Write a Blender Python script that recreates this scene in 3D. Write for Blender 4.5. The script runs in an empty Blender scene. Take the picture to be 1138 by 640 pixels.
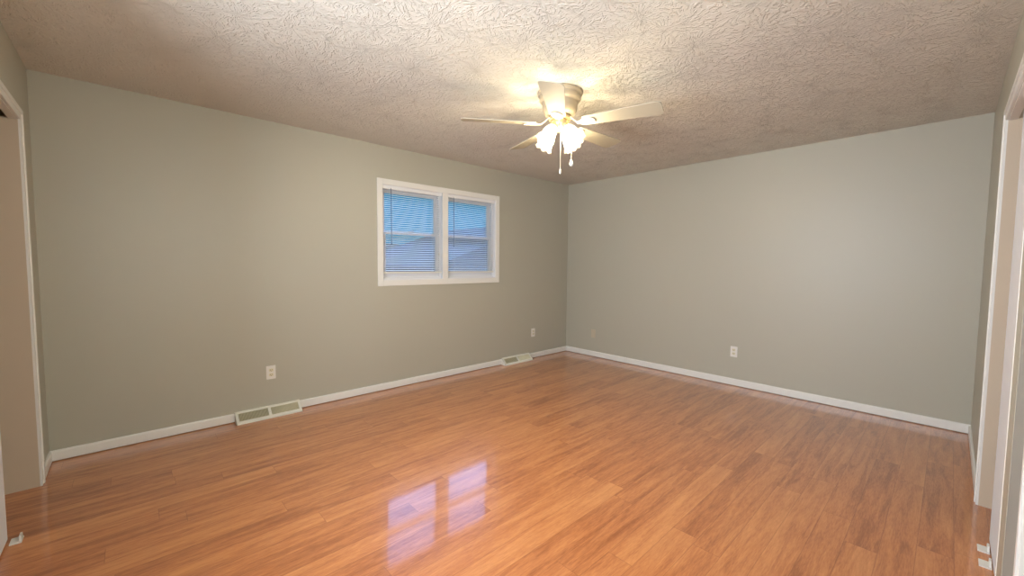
import bpy, bmesh, math, random
from mathutils import Vector, Matrix
random.seed(7)
PI = math.pi
C = bpy.context.scene.collection
sc = bpy.context.scene

# ---------------------------------------------------------------- camera
F_PX, YAW, PITCH, ROLL = 455.0575, 0.82001, -0.05957, 0.00842
CAM = (-4.7243, -3.87158, 1.29219)
fw = Vector((math.cos(YAW)*math.cos(PITCH), math.sin(YAW)*math.cos(PITCH), math.sin(PITCH)))
r0 = Vector((math.sin(YAW), -math.cos(YAW), 0)); u0 = r0.cross(fw)
rt = r0*math.cos(ROLL) + u0*math.sin(ROLL); up = -r0*math.sin(ROLL) + u0*math.cos(ROLL)
cd = bpy.data.cameras.new('camera'); cam = bpy.data.objects.new('camera', cd); C.objects.link(cam)
cd.sensor_width = 36; cd.sensor_fit = 'HORIZONTAL'; cd.lens = F_PX/1138*36
cd.clip_start = .02; cd.clip_end = 300
cam.matrix_world = Matrix(((rt.x, up.x, -fw.x, CAM[0]), (rt.y, up.y, -fw.y, CAM[1]), (rt.z, up.z, -fw.z, CAM[2]), (0, 0, 0, 1)))
sc.camera = cam

# ---------------------------------------------------------------- exposure, sky
sc.view_settings.view_transform = 'Standard'; sc.view_settings.look = 'None'
sc.view_settings.exposure = 0.54; sc.view_settings.gamma = 1.0; sc.view_settings.use_curve_mapping = False
SKY_LOW, SKY_LOW_S = (.08, .36, .58), .66
SKY_HIGH, SKY_HIGH_S = (.28, .50, 1.0), 4.4
LAMP_W, LAMP_COL = 5.6, (1.0, .87, .60)
# daylight lamps added as fill behind the camera, through two added unseen windows, one in the left wall and one in the front wall
dl = bpy.data.lights.new('daylight_fill', 'AREA'); dl.shape = 'RECTANGLE'; dl.size = 1.5; dl.size_y = 1.5
dl.energy = 165.0; dl.color = (.97, .97, 1.0)
do = bpy.data.objects.new('daylight_fill', dl); C.objects.link(do); do.location = (-5.85, -2.55, 1.62)
do.rotation_euler = (PI/2, 0, -PI/2)
dl2 = dl.copy(); dl2.energy = 58.0; dl2.color = (1, .94, .80); do2 = bpy.data.objects.new('daylight_fill', dl2); C.objects.link(do2)
do2.location = (-3.87, -4.78, 1.68); do2.rotation_euler = (PI/2, 0, 0)
w = bpy.data.worlds.new('sky'); sc.world = w; w.use_nodes = True
nt = w.node_tree; nt.nodes.clear()
tc = nt.nodes.new('ShaderNodeTexCoord'); sx = nt.nodes.new('ShaderNodeVectorMath'); sx.operation = 'DOT_PRODUCT'
GLOW_AZ, GLOW_EL = math.radians(55), math.radians(33)          # bright sky patch added for the window's reflection in the floor
sx.inputs[1].default_value = (math.cos(GLOW_AZ)*math.cos(GLOW_EL), math.sin(GLOW_AZ)*math.cos(GLOW_EL), math.sin(GLOW_EL))
mr = nt.nodes.new('ShaderNodeMapRange'); mr.interpolation_type = 'SMOOTHSTEP'
mr.inputs[1].default_value = math.cos(math.radians(23)); mr.inputs[2].default_value = math.cos(math.radians(15))
mx = nt.nodes.new('ShaderNodeMix'); mx.data_type = 'RGBA'; mx.clamp_factor = True
mx.inputs[6].default_value = (*[c*SKY_LOW_S for c in SKY_LOW], 1)
mx.inputs[7].default_value = (*[c*SKY_HIGH_S for c in SKY_HIGH], 1)
bg = nt.nodes.new('ShaderNodeBackground'); wo = nt.nodes.new('ShaderNodeOutputWorld')
nt.links.new(tc.outputs['Generated'], sx.inputs[0]); nt.links.new(sx.outputs['Value'], mr.inputs[0])
nt.links.new(mr.outputs[0], mx.inputs[0]); nt.links.new(mx.outputs[2], bg.inputs[0]); nt.links.new(bg.outputs[0], wo.inputs[0])

# ---------------------------------------------------------------- materials
def mat(name, col, rough=.5, metal=0, spec=.5, bump=0, bscale=60, noise=0, nscale=4, coat=0, alpha=1):
    m = bpy.data.materials.new(name); m.use_nodes = True
    n = m.node_tree.nodes; l = m.node_tree.links; b = n['Principled BSDF']
    b.inputs['Base Color'].default_value = (*col, 1); b.inputs['Roughness'].default_value = rough
    b.inputs['Metallic'].default_value = metal; b.inputs['Specular IOR Level'].default_value = spec
    b.inputs['Coat Weight'].default_value = coat; b.inputs['Coat Roughness'].default_value = .08
    t = n.new('ShaderNodeTexCoord')
    if noise:
        nz = n.new('ShaderNodeTexNoise'); nz.inputs['Scale'].default_value = nscale; nz.inputs['Detail'].default_value = 4
        l.new(t.outputs['Object'], nz.inputs['Vector'])
        m2 = n.new('ShaderNodeMix'); m2.data_type = 'RGBA'
        m2.inputs[6].default_value = (*[c*(1-noise) for c in col], 1); m2.inputs[7].default_value = (*[min(1, c*(1+noise)) for c in col], 1)
        l.new(nz.outputs[0], m2.inputs[0]); l.new(m2.outputs[2], b.inputs['Base Color'])
    if bump:
        nb = n.new('ShaderNodeTexNoise'); nb.inputs['Scale'].default_value = bscale; nb.inputs['Detail'].default_value = 3
        l.new(t.outputs['Object'], nb.inputs['Vector'])
        bp = n.new('ShaderNodeBump'); bp.inputs['Strength'].default_value = bump; bp.inputs['Distance'].default_value = .002
        l.new(nb.outputs[0], bp.inputs['Height']); l.new(bp.outputs[0], b.inputs['Normal'])
    return m

M = {}
M['wall'] = mat('greige_wall_paint', (.460, .450, .375), .42, spec=.5, bump=.25, bscale=260, noise=.015, nscale=1.2)
M['closet_wall'] = mat('tan_closet_paint', (.60, .50, .38), .6, bump=.2, bscale=200)
M['trim'] = mat('white_trim_paint', (.80, .80, .77), .35, noise=.02, nscale=6)
M['door'] = mat('white_door_paint', (.80, .82, .87), .7, spec=.2, noise=.015, nscale=5)
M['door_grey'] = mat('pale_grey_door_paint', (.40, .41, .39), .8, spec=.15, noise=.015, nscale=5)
M['vinyl'] = mat('white_vinyl', (.78, .79, .82), .35)
M['slat'] = mat('white_blind_slat', (.80, .82, .84), .4)
M['plastic'] = mat('white_plastic', (.78, .77, .73), .35)
M['tan_plastic'] = mat('painted_over_plate', (.50, .47, .385), .4)
M['dark'] = mat('dark_slot', (.03, .03, .03), .6)
M['wand'] = mat('smoky_wand_plastic', (.16, .20, .30), .25)
M['register'] = mat('cream_enamel', (.80, .79, .71), .35)
M['fin'] = mat('cream_register_fin', (.72, .68, .50), .4)
M['duct'] = mat('dusty_tan_duct', (.42, .38, .25), .7)
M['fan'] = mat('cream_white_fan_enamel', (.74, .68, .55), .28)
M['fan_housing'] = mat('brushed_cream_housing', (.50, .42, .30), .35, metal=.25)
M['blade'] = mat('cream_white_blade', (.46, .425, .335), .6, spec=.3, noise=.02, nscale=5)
M['brass'] = mat('pale_brass', (.80, .66, .38), .25, metal=.7)
M['chain'] = mat('pale_beaded_chain', (.80, .70, .60), .3, metal=.2)
M['siding'] = mat('neighbour_siding', (.17, .175, .18), .8, noise=.1)
M['roof'] = mat('pale_roof', (.14, .14, .145), .8, noise=.1, nscale=2)
M['snow'] = mat('pale_ground', (.07, .075, .075), .9, noise=.3, nscale=.6)
M['bark'] = mat('tree_bark', (.10, .09, .09), .9, noise=.3)
M['hedge'] = mat('hill_foliage', (.10, .13, .10), .9, noise=.4, nscale=1.5)

def glass_mat():
    m = bpy.data.materials.new('window_glass'); m.use_nodes = True
    n = m.node_tree.nodes; l = m.node_tree.links; n.remove(n['Principled BSDF'])
    t = n.new('ShaderNodeBsdfTransparent'); t.inputs[0].default_value = (.95, .975, 1, 1)
    g = n.new('ShaderNodeBsdfGlossy'); g.inputs['Roughness'].default_value = .02
    lw = n.new('ShaderNodeLayerWeight'); lw.inputs[0].default_value = .5
    f = n.new('ShaderNodeMath'); f.operation = 'POWER'; l.new(lw.outputs['Facing'], f.inputs[0]); f.inputs[1].default_value = 4.5
    x = n.new('ShaderNodeMixShader'); l.new(f.outputs[0], x.inputs[0]); l.new(t.outputs[0], x.inputs[1]); l.new(g.outputs[0], x.inputs[2])
    l.new(x.outputs[0], n['Material Output'].inputs[0]); return m
M['glass'] = glass_mat()

def shade_mat():
    m = bpy.data.materials.new('frosted_glass_shade'); m.use_nodes = True
    n = m.node_tree.nodes; l = m.node_tree.links; n.remove(n['Principled BSDF'])
    tr = n.new('ShaderNodeBsdfTranslucent'); tr.inputs[0].default_value = (.95, .92, .88, 1)
    tp = n.new('ShaderNodeBsdfTransparent'); tp.inputs[0].default_value = (1, .98, .95, 1)
    df = n.new('ShaderNodeBsdfPrincipled'); df.inputs['Base Color'].default_value = (.85, .85, .85, 1); df.inputs['Roughness'].default_value = .3
    a = n.new('ShaderNodeMixShader'); a.inputs[0].default_value = .45
    l.new(tr.outputs[0], a.inputs[1]); l.new(df.outputs[0], a.inputs[2])
    b = n.new('ShaderNodeMixShader'); b.inputs[0].default_value = .84
    l.new(a.outputs[0], b.inputs[1]); l.new(tp.outputs[0], b.inputs[2])
    l.new(b.outputs[0], n['Material Output'].inputs[0]); return m
M['shade'] = shade_mat()

def bulb_mat():
    m = bpy.data.materials.new('lit_bulb'); m.use_nodes = True
    b = m.node_tree.nodes['Principled BSDF']; b.inputs['Base Color'].default_value = (.9, .9, .9, 1)
    b.inputs['Emission Color'].default_value = (1, .88, .72, 1); b.inputs['Emission Strength'].default_value = 2; b.inputs['Alpha'].default_value = .25
    return m
M['bulb'] = bulb_mat()

def N(m, kind, **kw):
    n = m.node_tree.nodes.new(kind)
    for k, v in kw.items():
        if k[0] == 'i' and k[1:].isdigit(): n.inputs[int(k[1:])].default_value = v
        else: setattr(n, k, v)
    return n

def floor_mat():
    m = bpy.data.materials.new('honey_laminate_planks'); m.use_nodes = True
    l = m.node_tree.links; b = m.node_tree.nodes['Principled BSDF']
    def mth(op, a, bb=None, c=None):
        n = N(m, 'ShaderNodeMath', operation=op)
        for i, v in enumerate((a, bb, c)):
            if v is None: continue
            if isinstance(v, (int, float)): n.inputs[i].default_value = v
            else: l.new(v, n.inputs[i])
        return n.outputs[0]
    t = N(m, 'ShaderNodeTexCoord'); s = N(m, 'ShaderNodeSeparateXYZ'); l.new(t.outputs['Object'], s.inputs[0])
    X, Y = s.outputs[0], s.outputs[1]
    PW, PL = .118, 1.21
    v = mth('DIVIDE', mth('ADD', Y, .048), PW); row = mth('FLOOR', v); fv = mth('SUBTRACT', v, row)
    wn = N(m, 'ShaderNodeTexWhiteNoise', noise_dimensions='1D'); l.new(row, wn.inputs[1])
    u = mth('ADD', mth('DIVIDE', X, PL), mth('MULTIPLY', wn.outputs[0], 7.3)); cl = mth('FLOOR', u); fu = mth('SUBTRACT', u, cl)
    cid = N(m, 'ShaderNodeCombineXYZ'); l.new(row, cid.inputs[0]); l.new(cl, cid.inputs[1])
    wp = N(m, 'ShaderNodeTexWhiteNoise', noise_dimensions='2D'); l.new(cid.outputs[0], wp.inputs[0])
    # grain coordinates: stretched along the plank, shifted per plank
    gx = mth('ADD', mth('MULTIPLY', X, 1.0), mth('MULTIPLY', wp.outputs[0], 31.0))
    gv = N(m, 'ShaderNodeCombineXYZ'); l.new(gx, gv.inputs[0]); l.new(mth('MULTIPLY', Y, 9.0), gv.inputs[1]); l.new(mth('MULTIPLY', wp.outputs[0], 9.0), gv.inputs[2])
    n1 = N(m, 'ShaderNodeTexNoise'); n1.inputs['Scale'].default_value = 2.6; n1.inputs['Detail'].default_value = 5; n1.inputs['Roughness'].default_value = .6; n1.inputs['Distortion'].default_value = .6
    l.new(gv.outputs[0], n1.inputs['Vector'])
    n2 = N(m, 'ShaderNodeTexNoise'); n2.inputs['Scale'].default_value = 22; n2.inputs['Detail'].default_value = 4; n2.inputs['Roughness'].default_value = .65
    l.new(gv.outputs[0], n2.inputs['Vector'])
    cr = N(m, 'ShaderNodeValToRGB'); e = cr.color_ramp.elements
    e[0].position = .34; e[0].color = (.345, .102, .029, 1); e[1].position = .68; e[1].color = (.70, .300, .105, 1)
    k = cr.color_ramp.elements.new(.5); k.color = (.55, .198, .064, 1)
    mixv = mth('ADD', mth('MULTIPLY', n1.outputs[0], .62), mth('MULTIPLY', n2.outputs[0], .38))
    tone = mth('ADD', mixv, mth('MULTIPLY', mth('SUBTRACT', wp.outputs[0], .5), .13))
    l.new(tone, cr.inputs[0])
    # seams
    e1 = mth('LESS_THAN', mth('MINIMUM', fv, mth('SUBTRACT', 1, fv)), .012)
    e2 = mth('LESS_THAN', mth('MINIMUM', fu, mth('SUBTRACT', 1, fu)), .0012)
    seam = mth('MAXIMUM', e1, e2)
    mx = N(m, 'ShaderNodeMix', data_type='RGBA', blend_type='MULTIPLY'); l.new(mth('MULTIPLY', seam, .45), mx.inputs[0])
    l.new(cr.outputs[0], mx.inputs[6]); mx.inputs[7].default_value = (.45, .35, .3, 1)
    l.new(mx.outputs[2], b.inputs['Base Color'])
    b.inputs['Roughness'].default_value = .34; b.inputs['Specular IOR Level'].default_value = .5
    b.inputs['Coat Weight'].default_value = 1; b.inputs['Coat Roughness'].default_value = .075; b.inputs['Coat IOR'].default_value = 1.6
    bp = N(m, 'ShaderNodeBump'); bp.inputs['Strength'].default_value = .12; bp.inputs['Distance'].default_value = .001
    l.new(mth('SUBTRACT', n2.outputs[0], seam), bp.inputs['Height']); l.new(bp.outputs[0], b.inputs['Normal'])
    return m
M['floor'] = floor_mat()

def ceiling_mat():
    m = bpy.data.materials.new('stomp_textured_ceiling'); m.use_nodes = True
    l = m.node_tree.links; b = m.node_tree.nodes['Principled BSDF']
    b.inputs['Base Color'].default_value = (.71, .685, .62, 1); b.inputs['Roughness'].default_value = .75; b.inputs['Specular IOR Level'].default_value = .2
    def mth(op, a, bb=None):
        n = N(m, 'ShaderNodeMath', operation=op)
        for i, v in enumerate((a, bb)):
            if v is None: continue
            if isinstance(v, (int, float)): n.inputs[i].default_value = v
            else: l.new(v, n.inputs[i])
        return n.outputs[0]
    t = N(m, 'ShaderNodeTexCoord')
    dn = N(m, 'ShaderNodeTexNoise'); dn.inputs['Scale'].default_value = 9; l.new(t.outputs['Object'], dn.inputs['Vector'])
    ds = N(m, 'ShaderNodeVectorMath', operation='MULTIPLY_ADD'); l.new(dn.outputs['Color'], ds.inputs[0]); ds.inputs[1].default_value = (.05, .05, 0); l.new(t.outputs['Object'], ds.inputs[2])
    def layer(scale, off):
        ad = N(m, 'ShaderNodeVectorMath', operation='ADD'); l.new(ds.outputs[0], ad.inputs[0]); ad.inputs[1].default_value = off
        vo = N(m, 'ShaderNodeTexVoronoi', voronoi_dimensions='2D'); vo.inputs['Scale'].default_value = scale
        l.new(ad.outputs[0], vo.inputs['Vector'])
        df = N(m, 'ShaderNodeVectorMath', operation='SUBTRACT'); l.new(ad.outputs[0], df.inputs[0]); l.new(vo.outputs['Position'], df.inputs[1])
        s = N(m, 'ShaderNodeSeparateXYZ'); l.new(df.outputs[0], s.inputs[0])
        ang = mth('ARCTAN2', s.outputs[1], s.outputs[0])
        ln = mth('SQRT', mth('ADD', mth('MULTIPLY', s.outputs[0], s.outputs[0]), mth('MULTIPLY', s.outputs[1], s.outputs[1])))
        sc_ = N(m, 'ShaderNodeSeparateColor'); l.new(vo.outputs['Color'], sc_.inputs[0])
        cv = N(m, 'ShaderNodeCombineXYZ'); l.new(mth('MULTIPLY', ang, 8.5), cv.inputs[0]); l.new(mth('MULTIPLY', ln, 20), cv.inputs[1]); l.new(mth('MULTIPLY', sc_.outputs[0], 60), cv.inputs[2])
        nz = N(m, 'ShaderNodeTexNoise'); nz.inputs['Scale'].default_value = 1; nz.inputs['Detail'].default_value = 2; nz.inputs['Roughness'].default_value = .5
        l.new(cv.outputs[0], nz.inputs['Vector'])
        r = N(m, 'ShaderNodeMapRange', interpolation_type='SMOOTHSTEP'); r.inputs[1].default_value = .52; r.inputs[2].default_value = .62
        l.new(nz.outputs[0], r.inputs[0]); return r.outputs[0]
    h = mth('MAXIMUM', layer(3.6, (0, 0, 0)), mth('MULTIPLY', layer(4.4, (3.3, 1.7, 0)), .8))
    bp = N(m, 'ShaderNodeBump'); bp.inputs['Strength'].default_value = .75; bp.inputs['Distance'].default_value = .007
    l.new(h, bp.inputs['Height']); l.new(bp.outputs[0], b.inputs['Normal'])
    return m
M['ceiling'] = ceiling_mat()

# ---------------------------------------------------------------- mesh helpers
def BM(): return bmesh.new()
def obj(name, bm, m, parent=None, loc=None, rot=None, smooth=False, bevel=0):
    me = bpy.data.meshes.new(name)
    bmesh.ops.recalc_face_normals(bm, faces=bm.faces)
    bm.to_mesh(me); bm.free(); me.materials.append(m)
    if smooth:
        for p in me.polygons: p.use_smooth = True
    o = bpy.data.objects.new(name, me); C.objects.link(o)
    if parent: o.parent = parent
    if loc: o.location = loc
    if rot: o.rotation_euler = rot
    if bevel:
        b = o.modifiers.new('bevel', 'BEVEL'); b.width = bevel; b.segments = 2; b.limit_method = 'ANGLE'
    return o
def struct(name, bm, m, parent=None, **k):
    o = obj(name, bm, m, parent, **k)
    if not parent: o['kind'] = 'structure'
    return o
def box(bm, x0, x1, y0, y1, z0, z1):
    v = [bm.verts.new((x, y, z)) for x in (x0, x1) for y in (y0, y1) for z in (z0, z1)]
    for f in ((0, 1, 3, 2), (4, 6, 7, 5), (0, 4, 5, 1), (2, 3, 7, 6), (0, 2, 6, 4), (1, 5, 7, 3)): bm.faces.new([v[i] for i in f])
    return v
def prism(bm, pts, z0, z1, ax=2):
    """closed outline pts (2D) extruded along axis ax"""
    def P(a, b, c): return {2: (a, b, c), 0: (c, a, b), 1: (a, c, b)}[ax]
    lo = [bm.verts.new(P(a, b, z0)) for a, b in pts]; hi = [bm.verts.new(P(a, b, z1)) for a, b in pts]
    bm.faces.new(lo); bm.faces.new(hi[::-1]); n = len(pts)
    for i in range(n): bm.faces.new((lo[i], lo[(i+1) % n], hi[(i+1) % n], hi[i]))
def lathe(bm, prof, n=40, mtx=None, fn=None):
    rings = []
    for j, (r, z) in enumerate(prof):
        ring = []
        for i in range(n):
            a = 2*PI*i/n; rr, zz = (r, z) if fn is None else fn(r, z, a, j)
            v = Vector((rr*math.cos(a), rr*math.sin(a), zz))
            ring.append(bm.verts.new(mtx @ v if mtx else v))
        rings.append(ring)
    for A, B in zip(rings, rings[1:]):
        for i in range(n): bm.faces.new((A[i], A[(i+1) % n], B[(i+1) % n], B[i]))
    return rings
def cap(bm, ring): bm.faces.new(ring)
def tube(bm, pts, r, n=8):
    pts = [Vector(p) for p in pts]; rings = []
    for i, p in enumerate(pts):
        d = (pts[min(i+1, len(pts)-1)] - pts[max(i-1, 0)]).normalized()
        a = d.cross(Vector((0, 0, 1)))
        if a.length < 1e-3: a = d.cross(Vector((1, 0, 0)))
        a.normalize(); b = d.cross(a); rr = r[i] if isinstance(r, (list, tuple)) else r
        rings.append([bm.verts.new(p + (a*math.cos(2*PI*k/n) + b*math.sin(2*PI*k/n))*rr) for k in range(n)])
    for A, B in zip(rings, rings[1:]):
        for i in range(n): bm.faces.new((A[i], A[(i+1) % n], B[(i+1) % n], B[i]))
    bm.faces.new(rings[0]); bm.faces.new(rings[-1][::-1])
def thing(name, label, cat, loc=(0, 0, 0), rot=(0, 0, 0), group=None):
    o = bpy.data.objects.new(name, None); C.objects.link(o); o.empty_display_size = .05
    o.location = loc; o.rotation_euler = rot; o['label'] = label; o['category'] = cat
    if group: o['group'] = group
    return o
def tag(o, label, cat, group=None):
    o['label'] = label; o['category'] = cat
    if group: o['group'] = group
    return o

# ---------------------------------------------------------------- room shell
L, W, H = 5.141, 4.033, 2.44
T = .12
WX0, WX1, WZ0, WZ1 = -2.878, -1.400, 1.112, 2.066          # rough window opening
LY0, LY1 = -.385, -1.75                                     # left closet opening (far, near)
RX0, RX1 = -1.390, -3.05                                    # right closet opening
DH = 2.052
CD = .62
b = BM(); box(b, -L-CD-.2, T, -W-CD-.2, T, -.12, 0); struct('floor', b, M['floor'])
b = BM(); box(b, -L-CD-.2, T, -W-CD-.2, T, H, H+.12); struct('ceiling', b, M['ceiling'])
b = BM()
box(b, -L-T, WX0, 0, T, 0, H); box(b, WX1, T, 0, T, 0, H); box(b, WX0, WX1, 0, T, 0, WZ0); box(b, WX0, WX1, 0, T, WZ1, H)
struct('wall_back', b, M['wall'])
b = BM(); box(b, 0, T, -W-T, 0, 0, H); struct('wall_right', b, M['wall'])
b = BM()
box(b, -L-.035, -L, LY0+.03, 0, 0, H); box(b, -L-.035, -L, LY1, LY0+.03, DH, H); box(b, -L-.10, -L, -1.90, LY1, 0, H); box(b, -L-.10, -L, -W-T, -3.20, 0, H); box(b, -L-.10, -L, -3.20, -1.90, 0, 1.0); box(b, -L-.10, -L, -3.20, -1.90, 2.05, H)
struct('wall_left', b, M['wall'])
b = BM()
box(b, RX0+.03, 0, -W-.05, -W, 0, H); box(b, RX1, RX0+.03, -W-.05, -W, DH, H); box(b, -L, -4.52, -W-.10, -W, 0, H); box(b, -3.22, RX1, -W-.10, -W, 0, H); box(b, -4.52, -3.22, -W-.10, -W, 0, 1.0); box(b, -4.52, -3.22, -W-.10, -W, 2.05, H)
struct('wall_front', b, M['wall'])
# closet insides: tan return panels stop at door height, the void above stays dark
b = BM()
box(b, -L-CD, -L, LY0, LY0+.03, 0, DH)
box(b, -L-CD-.05, -L-CD, LY1-.05, T, 0, H); box(b, -L-CD, -L-.10, LY1-.05, LY1, 0, H); box(b, -L-CD, -L-.035, LY0+.25, LY0+.30, 0, H)
struct('wall_left_closet', b, M['closet_wall'])
b = BM()
box(b, RX0, RX0+.03, -W-CD, -W, 0, DH)
box(b, RX1-.3, .1, -W-CD-.05, -W-CD, 0, H); box(b, RX1-.3, RX1-.25, -W-CD, -W-.10, 0, H); box(b, RX0+.25, RX0+.30, -W-CD, -W-.05, 0, H)
struct('wall_front_closet', b, M['closet_wall'])

# baseboards: small profile with an eased top edge
def base_prof(t=.012, h=.064): return [(0, 0), (t, 0), (t, h-.010), (t-.003, h-.003), (t-.008, h), (0, h)]
def baseboard(name, x0, x1):        # along x on the back wall
    b = BM(); prism(b, [(-a, z+.007) for a, z in base_prof()], x0, x1, ax=0); return struct(name, b, M['trim'])
V1 = (-4.150, -3.672); V2 = (-1.290, -.800)
baseboard('baseboard_back', -L, V1[0]); baseboard('baseboard_back', V1[1], V2[0]); baseboard('baseboard_back', V2[1], 0)
b = BM(); prism(b, [(-a, z+.007) for a, z in base_prof(.012, .068)], -W, -.012, ax=1)
struct('baseboard_right', b, M['trim'])
b = BM(); prism(b, [(-L+a, z+.007) for a, z in base_prof()], LY0+.062, -.012, ax=1); struct('baseboard_left', b, M['trim'])
b = BM(); prism(b, [(-L+a, z+.007) for a, z in base_prof()], -W, LY1-.062, ax=1); struct('baseboard_left', b, M['trim'])
b = BM(); prism(b, [(-W+a, z+.007) for a, z in base_prof()], RX0+.062, -.012, ax=0); struct('baseboard_front', b, M['trim'])
b = BM(); prism(b, [(-W+a, z+.007) for a, z in base_prof()], -L+.012, RX1-.062, ax=0); struct('baseboard_front', b, M['trim'])

# closet casings (U around the opening) with a stepped profile
def casing_bm(frame, w=.062):
    """frame(s, d, z): s along the wall, d out of the wall"""
    b = BM()
    def bx(s0, s1, d1, z0, z1):
        vs = [b.verts.new(frame(s, d, z)) for s in (s0, s1) for d in (-.001, d1) for z in (z0, z1)]
        for f in ((0, 1, 3, 2), (4, 6, 7, 5), (0, 4, 5, 1), (2, 3, 7, 6), (0, 2, 6, 4), (1, 5, 7, 3)): b.faces.new([vs[i] for i in f])
    return b, bx
def casing(name, frame, s0, s1):
    b, bx = casing_bm(frame); w = .062
    for a, c, d in ((0, w, .010), (.034, w-.004, .015)):
        bx(s0-c, s0-a, d, 0, DH+a); bx(s1+a, s1+c, d, 0, DH+a); bx(s0-c, s1+c, d, DH+a, DH+c)
    # head and side jamb liners
    bx(s0, s1, -.034, DH-.004, DH+.002)
    return struct(name, b, M['trim'], bevel=.0015)
casing('trim_1', lambda s, d, z: (-L+d, -s, z), -LY0, -LY1)
casing('trim_2', lambda s, d, z: (-s, -W+d, z), -RX0, -RX1)

b = BM()
for a0, a1, z0, z1 in ((-3.26, -3.16, .94, 2.11), (-1.94, -1.84, .94, 2.11), (-3.16, -1.94, .94, 1.04), (-3.16, -1.94, 2.01, 2.11), (-2.57, -2.53, 1.04, 2.01)):
    box(b, -L-.06, -L+.012, a0, a1, z0, z1)
w3 = struct('window_3', b, M['trim'])  # unseen window, added to let the cool fill lamp in from the left
b = BM(); box(b, -L-.052, -L-.048, -3.16, -1.94, 1.04, 2.01); obj('pane', b, M['glass'], w3)
b = BM()
for a0, a1, z0, z1 in ((-4.58, -4.48, .94, 2.11), (-3.26, -3.16, .94, 2.11), (-4.48, -3.26, .94, 1.04), (-4.48, -3.26, 2.01, 2.11), (-3.89, -3.85, 1.04, 2.01)):
    box(b, a0, a1, -W-.06, -W+.012, z0, z1)
w4 = struct('window_4', b, M['trim'])  # second unseen window, added so the warm fill reaches the back wall
b = BM(); box(b, -4.48, -3.26, -W-.052, -W-.048, 1.04, 2.01); obj('pane', b, M['glass'], w4)

# sliding closet doors, parked toward the near end of each opening
def door(name, frame, s0, s1, d0, d1, m, lip):
    b = BM()
    vs = [b.verts.new(frame(s, d, z)) for s in (s0, s1) for d in (d0, d1) for z in (.012, DH-.012)]
    for f in ((0, 1, 3, 2), (4, 6, 7, 5), (0, 4, 5, 1), (2, 3, 7, 6), (0, 2, 6, 4), (1, 5, 7, 3)): b.faces.new([vs[i] for i in f])
    o = struct(name, b, m, bevel=.003)
    if lip:
        b = BM()
        def bx(a0, a1, e0, e1, z0, z1):
            q = [b.verts.new(frame(s, d, z)) for s in (a0, a1) for d in (e0, e1) for z in (z0, z1)]
            for f in ((0, 1, 3, 2), (4, 6, 7, 5), (0, 4, 5, 1), (2, 3, 7, 6), (0, 2, 6, 4), (1, 5, 7, 3)): b.faces.new([q[i] for i in f])
        bx(s0-.004, s0+.018, d0, d1+.004, .012, DH-.012)
        obj('edge_strip', b, M['trim'], o, bevel=.002)
        b = BM()
        bx(s0+.018, s0+.17, d1-.001, d1+.0015, .012, DH-.012)
        obj('stile', b, M['tan_plastic'], o)
    return o
fr = lambda s, d, z: (-s, -W+d, z)
fl = lambda s, d, z: (-L+d, -s, z)
door('door_1', fr, 1.800, 2.60, -.046, -.022, M['door'], False)
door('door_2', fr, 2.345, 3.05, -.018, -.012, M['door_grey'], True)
door('door_3', fl, .985, 1.75, -.060, -.035, M['door'], False)

# floor guides of the sliding doors
def guide(loc, rz, label):
    t = thing('sliding_door_guide', label, 'door guide', loc, (0, 0, rz), 'white floor guides of the closet doors')
    b = BM(); box(b, -.030, .030, -.016, .022, 0, .006); obj('base_plate', b, M['plastic'], t, bevel=.001)
    b = BM(); prism(b, [(-.022, .0055), (.022, .0055), (.016, .030), (-.016, .030)], -.014, -.007, ax=1)
    obj('guide_prong', b, M['plastic'], t)
guide((-1.905, -W-.004, 0), 0, 'white plastic floor guide at the foot of the right door, farther of the two')
guide((-2.045, -W-.004, 0), 0, 'white plastic floor guide at the foot of the right door, nearer of the two')
guide((-L-.004, -1.005, 0), PI/2, 'white plastic floor guide at the foot of the left closet door')

# ---------------------------------------------------------------- window
def ring(b, x0, x1, z0, z1, wl, wr, wb, wt, y0, y1):
    box(b, x0, x0+wl, y0, y1, z0, z1); box(b, x1-wr, x1, y0, y1, z0, z1)
    box(b, x0+wl, x1-wr, y0, y1, z0, z0+wb); box(b, x0+wl, x1-wr, y0, y1, z1-wt, z1)
# interior casing around the pair
b = BM()
ring(b, WX0-.054, WX1+.056, WZ0-.056, WZ1+.054, .056, .058, .058, .056, -.012, .001)
MXC = -2.139
box(b, MXC-.036, MXC+.036, -.010, .001, WZ0, WZ1)
struct('trim_3', b, M['trim'], bevel=.0025)
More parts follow.
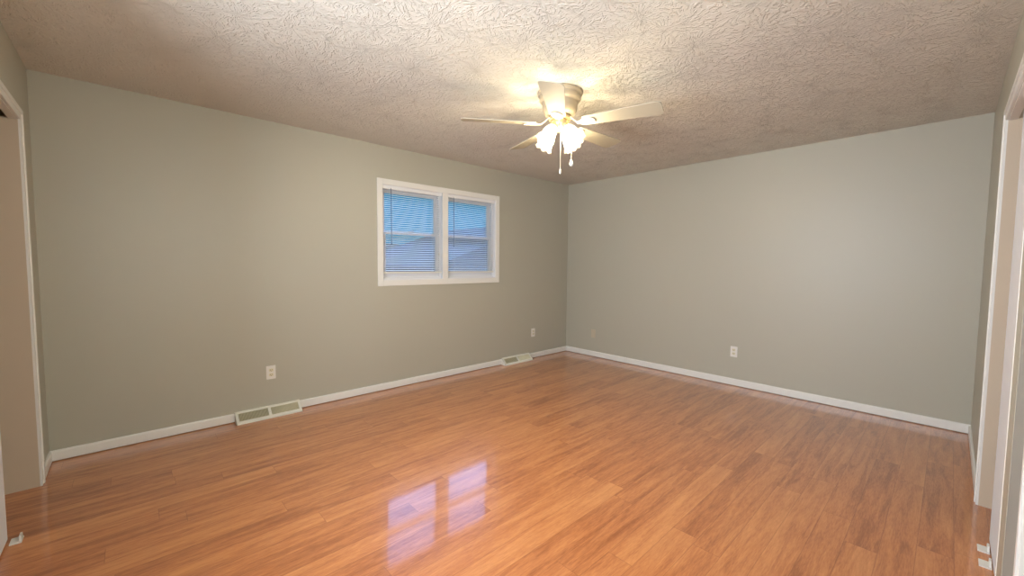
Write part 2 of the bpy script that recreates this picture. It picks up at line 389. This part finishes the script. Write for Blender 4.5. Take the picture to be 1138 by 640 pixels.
# jamb liner + mullion
b = BM(); ring(b, WX0, WX1, WZ0, WZ1, .008, .008, .012, .008, .001, T); box(b, MXC-.030, MXC+.030, .001, T, WZ0+.012, WZ1-.008)
struct('trim_4', b, M['vinyl'])
MEET = 1.598
def unit(i, x0, x1):
    b = BM(); ring(b, x0, x1, WZ0+.012, WZ1-.008, .022, .022, .020, .022, .045, T-.005)
    root = struct('window_%d' % i, b, M['vinyl'], bevel=.002)
    for nm, z0, z1, y0, y1, bt, tp in (('upper_sash', MEET-.016, WZ1-.030, .086, .110, .032, .040), ('lower_sash', WZ0+.032, MEET+.016, .058, .082, .048, .032)):
        b = BM(); ring(b, x0+.022, x1-.022, z0, z1, .034, .034, bt, tp, y0, y1)
        s = obj(nm, b, M['vinyl'], root, bevel=.002)
        b = BM(); box(b, x0+.052, x1-.052, (y0+y1)/2-.002, (y0+y1)/2+.002, z0+.02, z1-.02)
        obj('pane', b, M['glass'], s)
    b = BM(); xc = (x0+x1)/2
    box(b, xc-.030, xc+.030, .060, .084, MEET+.0155, MEET+.022)
    lathe(b, [(.0001, .0), (.012, .0), (.012, .010), (.0001, .010)], 12, Matrix.Translation((xc, .072, MEET+.022)))
    box(b, xc-.006, xc+.030, .066, .074, MEET+.026, MEET+.034)
    obj('sash_lock', b, M['wand'], root)
unit(1, WX0+.008, MXC-.030); unit(2, MXC+.030, WX1-.008)

# mini blinds, one for each sash pair
TILT = math.radians(22)
def blind(x0, x1, label):
    xc = (x0+x1)/2; hw = (x1-x0)/2
    t = thing('window_blind', label, 'window blind', (xc, .028, WZ1-.006), group='mini blinds in the double window')
    top = 0
    b = BM(); prism(b, [(-.016, -.034), (.016, -.034), (.016, 0), (-.016, 0), (-.0185, -.004), (-.0185, -.030)], -hw, hw, ax=0)
    # prism with ax=0 takes (y, z) outlines
    obj('headrail', b, M['slat'], t, bevel=.001)
    z_end = (WZ0+.030) - (WZ1-.006)
    b = BM(); z = -.050; n = 0
    while z > z_end + .052:
        segs = []
        for k in range(4):
            u = -.0125 + .025*k/3; crown = .0016*(1-(u/.0125)**2)
            segs.append((u*math.cos(TILT) - crown*math.sin(TILT), u*math.sin(TILT) + crown*math.cos(TILT)))
        # thin curved slat, the window-side edge up
        A = [b.verts.new((-hw+.004, y, z+zz)) for y, zz in segs]; B = [b.verts.new((hw-.004, y, z+zz)) for y, zz in segs]
        A2 = [b.verts.new((-hw+.004, y, z+zz-.0006)) for y, zz in segs]; B2 = [b.verts.new((hw-.004, y, z+zz-.0006)) for y, zz in segs]
        for k in range(3):
            b.faces.new((A[k], B[k], B[k+1], A[k+1])); b.faces.new((A2[k], A2[k+1], B2[k+1], B2[k]))
        b.faces.new((A[0], A2[0], B2[0], B[0])); b.faces.new((A[3], B[3], B2[3], A2[3]))
        z -= .0195; n += 1
    obj('slats', b, M['slat'], t)
    zb = z + .0195 - .012
    b = BM(); prism(b, [(-.0125, zb-.018), (.0125, zb-.018), (.0125, zb-.002), (.0105, zb), (-.0105, zb), (-.0125, zb-.002)], -hw+.003, hw-.003, ax=0)
    obj('bottom_rail', b, M['register'], t, bevel=.001)
    for s in (-1, 1):
        b = BM()
        for yy in (-.0135, .0135): tube(b, [(s*(hw-.11), yy, -.034), (s*(hw-.11), yy, zb)], .0007, 5)
        obj('ladder_cord', b, M['slat'], t)
    b = BM(); tube(b, [(-hw+.085, -.021, -.022), (-hw+.088, -.024, -.05), (-hw+.088, -.024, -.56)], [.0022, .0036, .0036], 6)
    tube(b, [(-hw+.088, -.024, -.56), (-hw+.088, -.024, -.585)], [.0036, .0055], 6)
    obj('tilt_wand', b, M['wand'], t)
    b = BM(); tube(b, [(hw-.045, -.020, -.03), (hw-.042, -.022, -.30), (hw-.042, -.022, -.66)], .0012, 5)
    q = obj('lift_cord', b, M['slat'], t)
    b = BM(); lathe(b, [(.001, 0), (.0045, -.006), (.006, -.03), (.001, -.034)], 8, Matrix.Translation((hw-.042, -.022, -.655)))
    obj('cord_tassel', b, M['plastic'], q)
blind(WX0+.012, MXC-.033, 'white horizontal mini blind in the left half of the double window')
blind(MXC+.033, WX1-.012, 'white horizontal mini blind in the right half of the double window')

# ---------------------------------------------------------------- outlets and plates
def outlet(loc, rz, label, m=M['plastic'], group='white duplex outlets'):
    t = thing('wall_outlet', label, 'outlet', loc, (0, 0, rz), group)      # local: plate in xz, faces -y
    b = BM(); prism(b, [(-.035, -.057), (.035, -.057), (.035, .057), (-.035, .057)], -.006, 0, ax=1)
    obj('cover_plate', b, m, t, bevel=.0025)
    for s in (-1, 1):
        b = BM(); pts = []
        for k in range(20):
            a = 2*PI*k/20; pts.append((.0172*math.cos(a), max(-.0125, min(.0125, .0172*math.sin(a))) + s*.0195))
        prism(b, pts, -.0082, -.0055, ax=1); rc = obj('receptacle', b, M['fin'] if m is M['plastic'] else m, t)
        b = BM()
        for dx, hh in ((-.0065, .0045), (.0065, .0035)): box(b, dx-.0013, dx+.0013, -.0086, -.0079, s*.0195-hh+.003, s*.0195+hh+.003)
        prism(b, [(.0026*math.cos(2*PI*k/8), .0026*math.sin(2*PI*k/8)+s*.0195-.0068) for k in range(8)], -.0086, -.0079, ax=1)
        obj('slots', b, M['dark'], rc)
    b = BM(); prism(b, [(.003*math.cos(2*PI*k/10), .003*math.sin(2*PI*k/10)) for k in range(10)], -.0072, -.0055, ax=1); obj('screw', b, M['register'], t)
outlet((-3.884, 0, .360), 0, 'white duplex outlet above the long floor register on the window wall')
outlet((-.712, 0, .352), 0, 'white duplex outlet on the window wall close to the far corner')
outlet((0, -2.318, .366), -PI/2, 'white duplex outlet on the plain right-hand wall')
# wall-coloured jack plate
t = thing('jack_plate', 'beige phone jack plate nearly the colour of the wall, low beside the far corner', 'wall plate', (0, -.490, .322), (0, 0, -PI/2))
b = BM(); prism(b, [(-.035, -.057), (.035, -.057), (.035, .057), (-.035, .057)], -.006, 0, ax=1); obj('cover_plate', b, mat('faded_beige_plastic', (.56, .50, .38), .4), t, bevel=.0025)
b = BM(); ring(b, -.009, .009, -.009, .008, .002, .002, .002, .002, -.0085, -.0055); obj('jack_socket', b, M['tan_plastic'], t)

# ---------------------------------------------------------------- baseboard registers
def register(x0, x1, label, hgt, dep):
    xc = (x0+x1)/2; hw = (x1-x0)/2
    t = thing('baseboard_register', label, 'floor register', (xc, 0, 0), group='baseboard air registers on the window wall')
    # sloping face from (y=-dep, z=0.012) up to (y=-.022, z=hgt)
    yb, yt = -dep, -.020
    def face(b, u0, u1, v0, v1, th):      # u along x, v 0..1 up the slope
        n = Vector((0, -(hgt-.010), -(dep-.020))).normalized()
        n = Vector((0, -(hgt-.010), (dep-.020))).normalized()
        def P(u, v, d): p = Vector((u, yb+(yt-yb)*v, .010+(hgt-.010)*v)); return p + n*d
        vs = [b.verts.new(P(u, v, d)) for u in (u0, u1) for v in (v0, v1) for d in (-th, 0)]
        for f in ((0, 1, 3, 2), (4, 6, 7, 5), (0, 4, 5, 1), (2, 3, 7, 6), (0, 2, 6, 4), (1, 5, 7, 3)): b.faces.new([vs[i] for i in f])
    b = BM()
    face(b, -hw, hw, 0, .20, .003); face(b, -hw, hw, .87, 1, .003)
    face(b, -hw, -hw+.020, .2, .87, .003); face(b, hw-.020, hw, .2, .87, .003); face(b, -.011, .011, .2, .87, .003)
    box(b, -hw, hw, -dep, -dep+.003, 0, .010)
    box(b, -hw, hw, -.020, 0, hgt-.003, hgt)
    for s in (-1, 1):
        pts = [(0, 0), (-dep, 0), (-dep, .010), (-.020, hgt), (0, hgt)]
        prism(b, pts, s*hw-(.003 if s > 0 else 0), s*hw+(.003 if s < 0 else 0), ax=0)
    obj('frame', b, M['register'], t)
    for s in (-1, 1):
        b = BM(); n = int((hw-.031)/.0085); lean = -.004*s
        for k in range(n):
            u = s*(.014 + (k+.5)*(hw-.034)/n)
            nrm = Vector((0, -(hgt-.010), (dep-.020))).normalized()
            def P(uu, v, d): return Vector((uu, yb+(yt-yb)*v, .010+(hgt-.010)*v)) + nrm*d
            vs = [b.verts.new(P(u+du+(lean if d < -.001 else 0), v, d)) for du in (-.0011, .0011) for v in (.19, .88) for d in (-.010, -.0006)]
            for f in ((0, 1, 3, 2), (4, 6, 7, 5), (0, 4, 5, 1), (2, 3, 7, 6), (0, 2, 6, 4), (1, 5, 7, 3)): b.faces.new([vs[i] for i in f])
        obj('louvre', b, M['fin'], t)
    b = BM(); face(b, -hw+.004, hw-.004, .1, .95, .001)
    for v in b.verts: v.co.y += .013; 
    for v in b.verts: v.co.z -= .004
    obj('damper', b, M['duct'], t)
    b = BM(); box(b, -.004, .004, -dep*.5-.014, -dep*.5, hgt*.5, hgt*.5+.010); obj('damper_lever', b, M['register'], t)
register(V1[0], V1[1], 'cream metal baseboard air register under the near outlet at left', .080, .098)
register(V2[0], V2[1], 'cream metal baseboard air register near the far corner', .084, .092)

# ---------------------------------------------------------------- ceiling fan
FX, FY = -2.57, -2.02
fan = thing('ceiling_fan', 'cream five-blade flush ceiling fan with lit frosted glass shades', 'ceiling fan', (FX, FY, H))
b = BM()
prof = [(.02, 0), (.146, 0), (.149, -.006), (.149, -.020), (.144, -.027), (.136, -.030), (.136, -.040), (.139, -.045), (.139, -.054), (.132, -.062), (.120, -.066),
        (.117, -.075), (.116, -.105), (.112, -.125), (.100, -.143), (.080, -.154), (.055, -.158), (.02, -.158)]
rg = lathe(b, prof, 64); cap(b, rg[0]); cap(b, rg[-1][::-1])
obj('motor_housing', b, M['fan_housing'], fan, smooth=True)
b = BM(); rg = lathe(b, [(.02, -.156), (.072, -.158), (.076, -.164), (.076, -.178), (.070, -.184), (.02, -.184)], 48); cap(b, rg[0]); cap(b, rg[-1][::-1])
obj('flywheel', b, M['brass'], fan, smooth=True)
b = BM(); rg = lathe(b, [(.02, -.182), (.056, -.184), (.062, -.190), (.062, -.212), (.058, -.224), (.046, -.240), (.030, -.252), (.012, -.258), (.003, -.262)], 48); cap(b, rg[0]); cap(b, rg[-1][::-1])
obj('light_fitter', b, M['brass'], fan, smooth=True)
ZB = 2.231 - H
def rounded_blade():
    x0, x1, w0, w1 = .165, .660, .053, .072; pts = []
    def corner(cx, cy, r, a0, a1):
        for k in range(7): a = a0+(a1-a0)*k/6; pts.append((cx+r*math.cos(a), cy+r*math.sin(a)))
    corner(x0+.025, -w0+.025, .025, -PI, -PI/2); corner(x1-.034, -w1+.034, .034, -PI/2, 0)
    corner(x1-.034, w1-.034, .034, 0, PI/2); corner(x0+.025, w0-.025, .025, PI/2, PI)
    return pts
proto = None
PITCHB = math.radians(-12)
for k in range(5):
    a = math.radians(144.3 + 72*k)
    if proto is None:
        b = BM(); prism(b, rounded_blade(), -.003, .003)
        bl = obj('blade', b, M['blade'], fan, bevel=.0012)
        # bracket: arm from the flywheel that opens into a ring-shaped medallion under the blade root
        b = BM()
        R = Matrix.Rotation(-PITCHB, 4, 'X')
        def arm(xs):      # cross-section list (x, half width, z)
            rings = []
            for x, hwid, z in xs: rings.append([b.verts.new((x, y, z+dz)) for y, dz in ((-hwid, -.003), (hwid, -.003), (hwid, .003), (-hwid, .003))])
            for A, B in zip(rings, rings[1:]):
                for i in range(4): b.faces.new((A[i], A[(i+1) % 4], B[(i+1) % 4], B[i]))
            b.faces.new(rings[0]); b.faces.new(rings[-1][::-1])
        arm([(.060, .014, .038), (.082, .013, .034), (.105, .011, .012), (.128, .012, -.006), (.150, .020, -.0075), (.165, .034, -.0075), (.180, .040, -.0075)])
        prism(b, [(.205+.030*math.cos(2*PI*i/24)*1.25, .041*math.sin(2*PI*i/24)) for i in range(24)], -.0085, -.0035)
        for i in range(24):    # raised rim
            a0, a1 = 2*PI*i/24, 2*PI*(i+1)/24
            tube(b, [(.205+.034*math.cos(a0)*1.15, .036*math.sin(a0), -.009), (.205+.034*math.cos(a1)*1.15, .036*math.sin(a1), -.009)], .0025, 6)
        for sx_, sy_ in ((.190, -.020), (.190, .020), (.226, 0)):
            prism(b, [(sx_+.005*math.cos(2*PI*i/10), sy_+.005*math.sin(2*PI*i/10)) for i in range(10)], -.0115, -.008)
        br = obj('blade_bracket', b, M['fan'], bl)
        proto = bl
    else:
        bl = proto.copy(); C.objects.link(bl); bl.parent = fan
        for ch in list(proto.children):
            c = ch.copy(); C.objects.link(c); c.parent = bl
    bl.location = (0, 0, ZB)
    bl.rotation_euler = (Matrix.Rotation(a, 4, 'Z') @ Matrix.Rotation(PITCHB, 4, 'X')).to_euler()

# light kit: four tilted tulip shades
SH_TILT = math.radians(38)
ps = None
for k in range(4):
    a = math.radians(270.7 + 90*k)
    if ps is None:
        # local frame: origin at the socket, mouth towards -z
        b = BM(); rg = lathe(b, [(.012, .012), (.022, .008), (.026, 0), (.029, -.014), (.029, -.022)], 24); cap(b, rg[0])
        so = obj('lamp_socket', b, M['brass'], fan, smooth=True)
        b = BM(); tube(b, [(-.034, 0, .024), (-.016, 0, .018), (0, 0, .006)], [.010, .010, .012], 10)
        obj('socket_arm', b, M['brass'], so, smooth=True)
        def scal(r, z, an, j):
            f = max(0, (j-5)/6.); return r*(1+.045*f*math.cos(8*an)), z - .006*f*f*math.cos(8*an)
        outer = [(.027, -.010), (.029, -.020), (.036, -.036), (.042, -.052), (.045, -.070), (.0455, -.086), (.046, -.100), (.048, -.112), (.051, -.123), (.055, -.132), (.059, -.139), (.062, -.143)]
        inner = [(r-.0022, z) for r, z in outer[::-1]]
        b = BM(); n = 60
        ra = lathe(b, outer, n, fn=scal)
        rb = lathe(b, [(r-.0022, z) for r, z in outer], n, fn=scal)
        for i in range(n): b.faces.new((ra[-1][i], ra[-1][(i+1) % n], rb[-1][(i+1) % n], rb[-1][i])); b.faces.new((ra[0][i], ra[0][(i+1) % n], rb[0][(i+1) % n], rb[0][i]))
        ls = obj('lamp_shade', b, M['shade'], fan, smooth=True)
        b = BM(); rg = lathe(b, [(.001, -.092), (.010, -.090), (.018, -.083), (.023, -.072), (.024, -.062), (.020, -.048), (.013, -.034), (.011, -.018)], 20)
        obj('light_bulb', b, M['bulb'], ls, smooth=True)
        ps = (so, ls)
        cur = (so, ls)
    else:
        cur = []
        for src in ps:
            o = src.copy(); C.objects.link(o); o.parent = fan
            for ch in list(src.children):
                if ch.type != 'MESH': continue
                c = ch.copy(); C.objects.link(c); c.parent = o
            cur.append(o)
    mt = Matrix.Translation((.056*math.cos(a), .056*math.sin(a), -.228)) @ Matrix.Rotation(a, 4, 'Z') @ Matrix.Rotation(-SH_TILT, 4, 'Y')
    for o in cur: o.matrix_local = mt
    ld = bpy.data.lights.new('bulb_light', 'POINT'); ld.energy = LAMP_W; ld.color = LAMP_COL; ld.shadow_soft_size = .016
    lo = bpy.data.objects.new('bulb_light', ld); C.objects.link(lo); lo.parent = fan
    lo.location = mt @ Vector((-.012, 0, -.098))
def chain(x, y, z0, z1, fob):
    b = BM(); z = z0
    tube(b, [(x, y, z0), (x, y, z1)], .0011, 5)
    while z > z1:
        bmesh.ops.create_icosphere(b, subdivisions=1, radius=.0021, matrix=Matrix.Translation((x, y, z))); z -= .0052
    c = obj('pull_chain', b, M['chain'], fan)
    b = BM()
    if fob: pr = [(.001, 0), (.004, -.003), (.005, -.010), (.011, -.020), (.0135, -.030), (.012, -.040), (.006, -.047), (.001, -.048)]
    else: pr = [(.001, 0), (.004, -.004), (.0055, -.012), (.007, -.026), (.005, -.034), (.001, -.036)]
    lathe(b, [(r, zz+z1) for r, zz in pr], 16, Matrix.Translation((x, y, 0)))
    obj('pull_knob', b, M['plastic'], c, smooth=True)
# toward the camera (220 deg) and to its right (317 deg)
tc_, rt_ = (math.cos(math.radians(220.7)), math.sin(math.radians(220.7))), (math.cos(math.radians(317)), math.sin(math.radians(317)))
chain(.060*tc_[0]+.008*rt_[0], .060*tc_[1]+.008*rt_[1], -.222, -.515, False)
chain(.030*tc_[0]+.082*rt_[0], .030*tc_[1]+.082*rt_[1], -.222, -.445, True)

# ---------------------------------------------------------------- outdoors, seen through the slats
b = BM(); box(b, -30, 45, .5, 60, -.62, -.5); o = struct('ground', b, M['snow'])
hs = thing('neighbour_house', 'pale gabled house seen outside through the window blinds', 'house', (8.2, 9.5, -1.0))
b = BM(); prism(b, [(-5.0, 0), (5.0, 0), (5.0, 2.05), (0, 3.75), (-5.0, 2.05)], -1.2, 6, ax=1); obj('wall', b, M['siding'], hs)
b = BM()
for s in (-1, 1): prism(b, [(0, 3.78), (s*5.5, 1.90), (s*5.5, 2.18), (0, 4.08)], -1.6, 6.4, ax=1)
obj('roof', b, M['roof'], hs)
for dx in (-3.0, .2):
    b = BM(); ring(b, dx-.55, dx+.55, .9, 2.0, .07, .07, .07, .07, -1.25, -1.19); wf = obj('window', b, M['vinyl'], hs)
    b = BM(); box(b, dx-.48, dx+.48, -1.215, -1.20, .97, 1.93); obj('pane', b, M['wand'], wf)
def tree(x, y, h, label, lean):
    rnd = random.Random(int(x*10+y)); b = BM()
    def br(p, d, ln, r, dep):
        q = p + d*ln; mid = (p+q)/2 + Vector((rnd.uniform(-.05, .05), rnd.uniform(-.05, .05), 0))*ln
        tube(b, [p, mid, q], [r, r*.82, r*.62], 6 if dep < 2 else 4)
        if dep < 4:
            for i in range(4 if dep < 2 else 3):
                nd = (d + Vector((rnd.uniform(-1, 1), rnd.uniform(-1, 1), rnd.uniform(-.25, .7)))*.75).normalized()
                br(p + (q-p)*rnd.uniform(.55, 1), nd, ln*rnd.uniform(.55, .75), r*.55, dep+1)
    br(Vector((0, 0, 0)), Vector((lean, 0, 1)).normalized(), h*.38, h*.022, 0)
    o = obj('bare_tree', b, M['bark'], loc=(x, y, -.5)); tag(o, label, 'tree', 'leafless trees outside the window')
tree(-1.2, 17.5, 6.0, 'leafless dark tree outside, seen through the left end of the left blind', .05)
tree(3.0, 22.5, 6.5, 'leafless dark tree outside, behind the middle of the left blind', -.05)
tree(8.0, 26, 7, 'leafless dark tree outside, behind the right end of the left blind', .03)
b = BM(); n = 26
pts = [(-30, 0)] + [(-30+75*i/n, 2.6+1.1*math.sin(i*1.3)+.6*math.sin(i*3.1)) for i in range(n+1)] + [(45, 0)]
prism(b, pts, 0, 6, ax=1); o = obj('distant_hill', b, M['hedge'], loc=(0, 32, -.55)); o['kind'] = 'structure'
